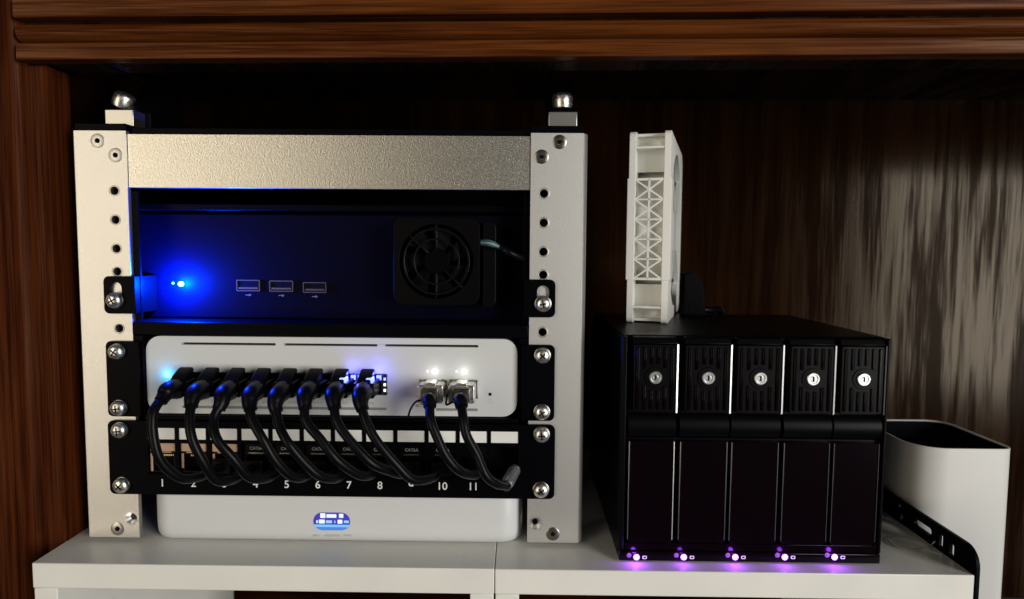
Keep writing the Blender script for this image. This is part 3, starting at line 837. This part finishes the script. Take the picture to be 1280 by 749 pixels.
for k in range(5):
    x0, x1 = px(DL[k], 560, BY)[0], px(DR[k], 560, BY)[0]
    # lower door
    door = MB().prism([rrect(x0, x1, 10.6, 66.6, 0.8, 3)], BY - 0.2, BY + 2.9).build('drive_door', BLACK_GLOSS, bay, bevel=0.4)
    MB().prism([[(x0 - 0.45, BY - 0.5), (x0 - 0.02, BY - 0.35), (x0 - 0.02, BY + 2), (x0 - 0.45, BY + 2)]], 12.4, 66.4, 'Z').build('edge_highlight', EDGE_DIM, door)  # thin metal slivers added for highlights on the door's chamfered edges
    MB().prism([[(x1 + 0.02, BY - 0.5), (x1 + 0.45, BY - 0.35), (x1 + 0.45, BY + 2), (x1 + 0.02, BY + 2)]], 12.4, 66.4, 'Z').build('edge_highlight', EDGE_DIM if k else ALU_DARK, door)
    # rolled hinge between door and handle
    cy, cz, r = BY + 4, 74.4, 7.0
    arc = [(cy - r * math.cos(math.radians(a)) * 0.75, cz + r * math.sin(math.radians(a))) for a in range(-88, 89, 11)]
    MB().prism([arc], x0 - 1.0, x1 + 0.8, 'X').build('hinge_roll', BLACK_PLASTIC, bay)
    # ribbed handle with lock
    hx0, hx1 = x0 + 0.9, x1 - 0.1
    hd = MB().prism([rrect(hx0, hx1, 82.6, 119.0, 1.0, 3)], BY - 2.2, BY + 2.9).build('handle', BLACK_PLASTIC, bay, bevel=0.5)
    MB().prism([[(BY - 1.8, 119.2), (BY - 0.2, 122.4), (BY + 3, 122.9), (BY + 3, 119.2)]], hx0 - 0.4, hx1 + 0.4, 'X').build('handle_cap', BLACK_PLASTIC, hd, bevel=0.5)
    lcx, lcz = (hx0 + hx1) / 2 + 0.2, 101.6
    rb = MB()
    for q in range(6):
        rx = hx0 + 2.2 + q * (hx1 - hx0 - 4.4) / 5
        dxl = rx - lcx
        gap = math.sqrt(max(0, 7.2 ** 2 - dxl ** 2)) if abs(dxl) < 7.2 else 0
        if gap > 2:
            rb.box(rx - 0.75, rx + 0.75, BY - 3.0, BY - 2.1, 84.2, lcz - gap)
            rb.box(rx - 0.75, rx + 0.75, BY - 3.0, BY - 2.1, lcz + gap, 117.6)
        else:
            rb.box(rx - 0.75, rx + 0.75, BY - 3.0, BY - 2.1, 84.2, 117.6)
    rb.build('ribbing', BLACK_GLOSS, hd, bevel=0.3)
    MB().lathe([(5.6, 0), (5.4, -0.5), (0.1, -0.55)], (lcx, BY - 2.2, lcz), (0, 1, 0), 30).build('lock_boss', BLACK_PLASTIC, hd)
    lk = MB().lathe([(3.5, -0.4), (3.5, -1.2), (3.1, -1.6), (2.5, -1.6), (2.3, -1.0), (1.5, -1.0), (1.3, -1.5), (0.05, -1.5)], (lcx, BY - 2.2, lcz), (0, 1, 0), 28).build('lock', CHROME, hd)
    MB().box(lcx - 0.35, lcx + 0.35, BY - 3.95, BY - 3.6, lcz - 1.3, lcz + 1.3).build('key_slot', BLACK_HOLE, lk)
    # bright strip along the handle's right edge
    MB().prism([[(hx1 + 0.1, BY - 2.9), (hx1 + 0.95, BY - 2.6), (hx1 + 0.95, BY + 2), (hx1 + 0.1, BY + 2)]], 82.6, 119.2, 'Z').build('bright_strip', CHROME if k < 4 else EDGE_DIM, hd)
    # lights
    lx_, lz_ = px((795.6, 854.7, 919.0, 981.0, 1043.2)[k], 696.5, BY - 1.4)
    MB().lathe([(1.65, 0.4), (1.65, -0.2), (1.2, -0.6), (0.05, -0.7)], (lx_, BY - 1.4, lz_), (0, 1, 0), 20).build('activity_light', LED_PURPLE, bay)
    MB().lathe([(1.3, 0.3), (1.3, -0.15), (0.05, -0.3)], (lx_ - 4.0, BY - 1.4, lz_ + 1.0), (0, 1, 0), 16).build('status_light', LED_PURPLE_DIM, bay)
    MB().prism([rrect(lx_ + 3.2, lx_ + 5.6, lz_ - 1.0, lz_ + 0.8, 0.5, 3), rrect(lx_ + 3.7, lx_ + 5.1, lz_ - 0.55, lz_ + 0.35, 0.2, 3)], BY - 1.46, BY).build('drive_symbol', WHITE_PRINT, bay)
    point_light('activity_lamp', (lx_ - 1, BY - 3.6, lz_ + 2.0), 0.0030 * (1.3, 0.75, 1.15, 0.9, 1.25)[k], (0.36, 0.05, 1.0), 1.2, bay)

# ------------------------------------------------------------------ white fan standing on the enclosure
FW, FH = 25.0, 118.6
fan_t = thing('case_fan', 'white square cooling fan standing on edge on the drive enclosure', 'fan', (184.5, 46, BZ), rotz=math.radians(-17))
# local frame: x across the thickness, y depth, z height; built round the origin then turned by the parent
ORG[fan_t.name] = Vector((0, 0, 0))
R_ = FH / 2
def sq(): return rrect(0, FH, 0, FH, (12, 3.5, 3.5, 12), 6)
for nm, a0, a1 in (('flange', -FW / 2, -FW / 2 + 3.8), ('flange', FW / 2 - 3.8, FW / 2)):
    fl = MB().prism([sq(), circle(R_, R_, 52.0, 64)] + [circle(u, v, 2.2, 12) for u in (6.5, FH - 8.5) for v in (6.5, FH - 6.5)], a0, a1, 'X').build(nm, WHITE_FAN, fan_t, bevel=0.5)
MB().prism([circle(R_, R_, 53.4, 64), circle(R_, R_, 52.2, 64)], -FW / 2 + 3.9, FW / 2 - 3.9, 'X').build('barrel', WHITE_FAN, fan_t)
for v0 in (9.4, FH - 10.8):
    MB().box(-FW / 2 + 3.9, FW / 2 - 3.9, 0.3, 12, v0, v0 + 1.3).build('cross_web', WHITE_FAN, fan_t)
for y0 in (0, FH):
    for v0 in (1.0, FH - 2.6):
        MB().box(-FW / 2 + 3.9, FW / 2 - 3.9, 6 if y0 == 0 else FH - 24, 24 if y0 == 0 else FH - 6, v0, v0 + 1.6).build('corner_web', WHITE_FAN, fan_t)
for v0, v1 in ((1.2, 24), (FH - 24, FH - 1.2)):
    MB().box(-FW / 2 + 3.7, FW / 2 - 3.7, 11.0, 12.2, v0, v1).build('corner_wall', WHITE_FAN, fan_t)
def lattice(yc, z0, z1):
    lt = MB()
    n, hw = 5, FW / 2 - 3.9
    dz = (z1 - z0) / n
    for i in range(n + 1):
        lt.bar((-hw, yc, z0 + i * dz), (hw, yc, z0 + i * dz), 0.95 if 0 < i < n else 1.5, 1.4)
    lt.bar((0, yc - 0.05, z0), (0, yc - 0.05, z1), 1.1, 1.3)
    for i in range(n):
        a, b = z0 + i * dz, z0 + (i + 1) * dz
        lt.bar((-hw, yc + 0.05, a), (hw, yc + 0.05, b), 1.0, 1.3)
        lt.bar((-hw, yc + 0.1, b), (hw, yc + 0.1, a), 1.0, 1.2)
    lt.build('lattice', WHITE_FAN, fan_t)
    for s in (-1, 1):
        MB().box(min(s * (hw - .2), s * (FW / 2 + 0.9)), max(s * (hw - .2), s * (FW / 2 + 0.9)), yc - 0.9, yc + 14, z0 - 0.8, z1 + 0.8).build('grip_pad', WHITE_FAN, fan_t, bevel=0.3)
lattice(0.4, 27.8, 89.0)
MB().lathe([(20, -9), (20, 6.5), (18.5, 7.8), (0.1, 8)], (0, R_, R_), (1, 0, 0), 40).build('hub', FAN_DARK, fan_t)
bl = MB()
for k in range(9):
    a0 = 2 * math.pi * k / 9
    pts = []
    for t in range(7):
        r = 20.2 + 31.0 * t / 6
        for q in range(4):
            a = a0 + 0.20 * q + 0.2 * (t / 6) ** 2
            pts.append((5 - 4.4 * q, R_ + r * math.cos(a), R_ + r * math.sin(a)))
    bl.add(pts, [(4 * t + q, 4 * t + q + 1, 4 * t + q + 5, 4 * t + q + 4) for t in range(6) for q in range(3)])
bl.build('fan_blades', FAN_DARK, fan_t, angle=60)
for k in range(4):
    a = math.radians(45 + 90 * k)
    MB().bar((11.2, R_ + 19 * math.cos(a), R_ + 19 * math.sin(a)), (11.2, R_ + 57 * math.cos(a), R_ + 57 * math.sin(a)), 3.0, 3.0).build('strut', WHITE_FAN, fan_t)

# ------------------------------------------------------------------ black plug and lead behind the fan
pl = thing('power_plug', 'small black power plug with lead lying behind the white fan', 'plug', (p3(864, 398, 108).x, 108, BZ))
x, z = px(863, 398, 104)
MB().prism([[(x - 8, BZ + 0.1), (x + 9, BZ + 0.1), (x + 7.5, BZ + 17), (x + 5.5, BZ + 26), (x - 2, BZ + 31), (x - 8, BZ + 30)]], 96, 108).build('plug_body', BLACK_HOLE, pl, bevel=2.0, seg=3)
MB().box(x - 3.2, x - 2.2, 95.7, 96.2, BZ + 5.0, BZ + 9.5).build('mark', BLACK_HOLE, pl)
MB().tube(catmull([(x + 6, 104, BZ + 4), (x + 16, 108, BZ + 3.2), (x + 26, 118, BZ + 1), (x + 30, 136, BZ - 20), (x + 30, 139, 30), (x + 30, 150, 3)], 8), 2.6, 12).build('lead', BLACK_RUBBER, pl)

# ------------------------------------------------------------------ white tower at the right, and the black bracket
TX0, TX1, TY0, TY1, TZ = 348.2, 408.5, 33.0, 104.0, 49.6
tw = thing('white_tower', 'tall white rounded tower device with recessed black top beside the shelf', 'tower device', ((TX0 + TX1) / 2, 68, -140))
def tplan(i): return rrect(TX0 + i, TX1 - i, TY0 + i, TY1 - i, [max(1, q - i) for q in (14, 20, 20, 8)], 10)
MB().prism([tplan(0), tplan(1.3)], -139.9, TZ, 'Z').build('shell', SHELL, tw, bevel=0.6)
MB().prism([tplan(1.35)], -139.5, TZ - 13, 'Z').build('top_grille', BLACK_METAL, tw, bevel=0.3)
MB().prism([tplan(1.34), tplan(2.0)], TZ - 12.9, TZ - 0.9, 'Z').build('inner_lining', BLACK_HOLE, tw)

br = thing('rack_bracket', 'thin black slotted metal bracket standing against the shelf edge by the tower', 'bracket', (346, 40, -90))
out = [(-27.6, -90), (130, -90), (130, 13.8), (-17.5, 13.8)] + [(-17.5 - 10.1 * math.sin(math.radians(a)), 3.7 + 10.1 * math.cos(math.radians(a))) for a in range(15, 91, 15)]
hl = [slot(2.0, 1.4, 9.6, 1.7), slot(-7.5, 1.0, 8.4, 1.8), rrect(10.5, 27, 4.4, 8.6, 2.0, 5), slot(40, 1.2, 6.2, 1.6), slot(42.5, 8.0, 12.0, 1.5), slot(70, 2, 9, 1.6), rrect(80, 97, 4.4, 8.6, 2.0, 5)]
MB().prism([out] + hl, 345.2, 347.0, 'X').build('plate', BLACK_METAL, br, bevel=0.15, seg=1)
MB().tube(catmull([(344.6, 6, 3.5), (338, 3, 0.9), (328, 1.5, 0.8), (321, 6, 0.8), (322, 14, 0.8), (327, 18, 0.8)], 8), 0.35, 8).build('shadow_curve', GREY_PRINT, br)  # thin grey line stands in for a curved shadow on the shelf
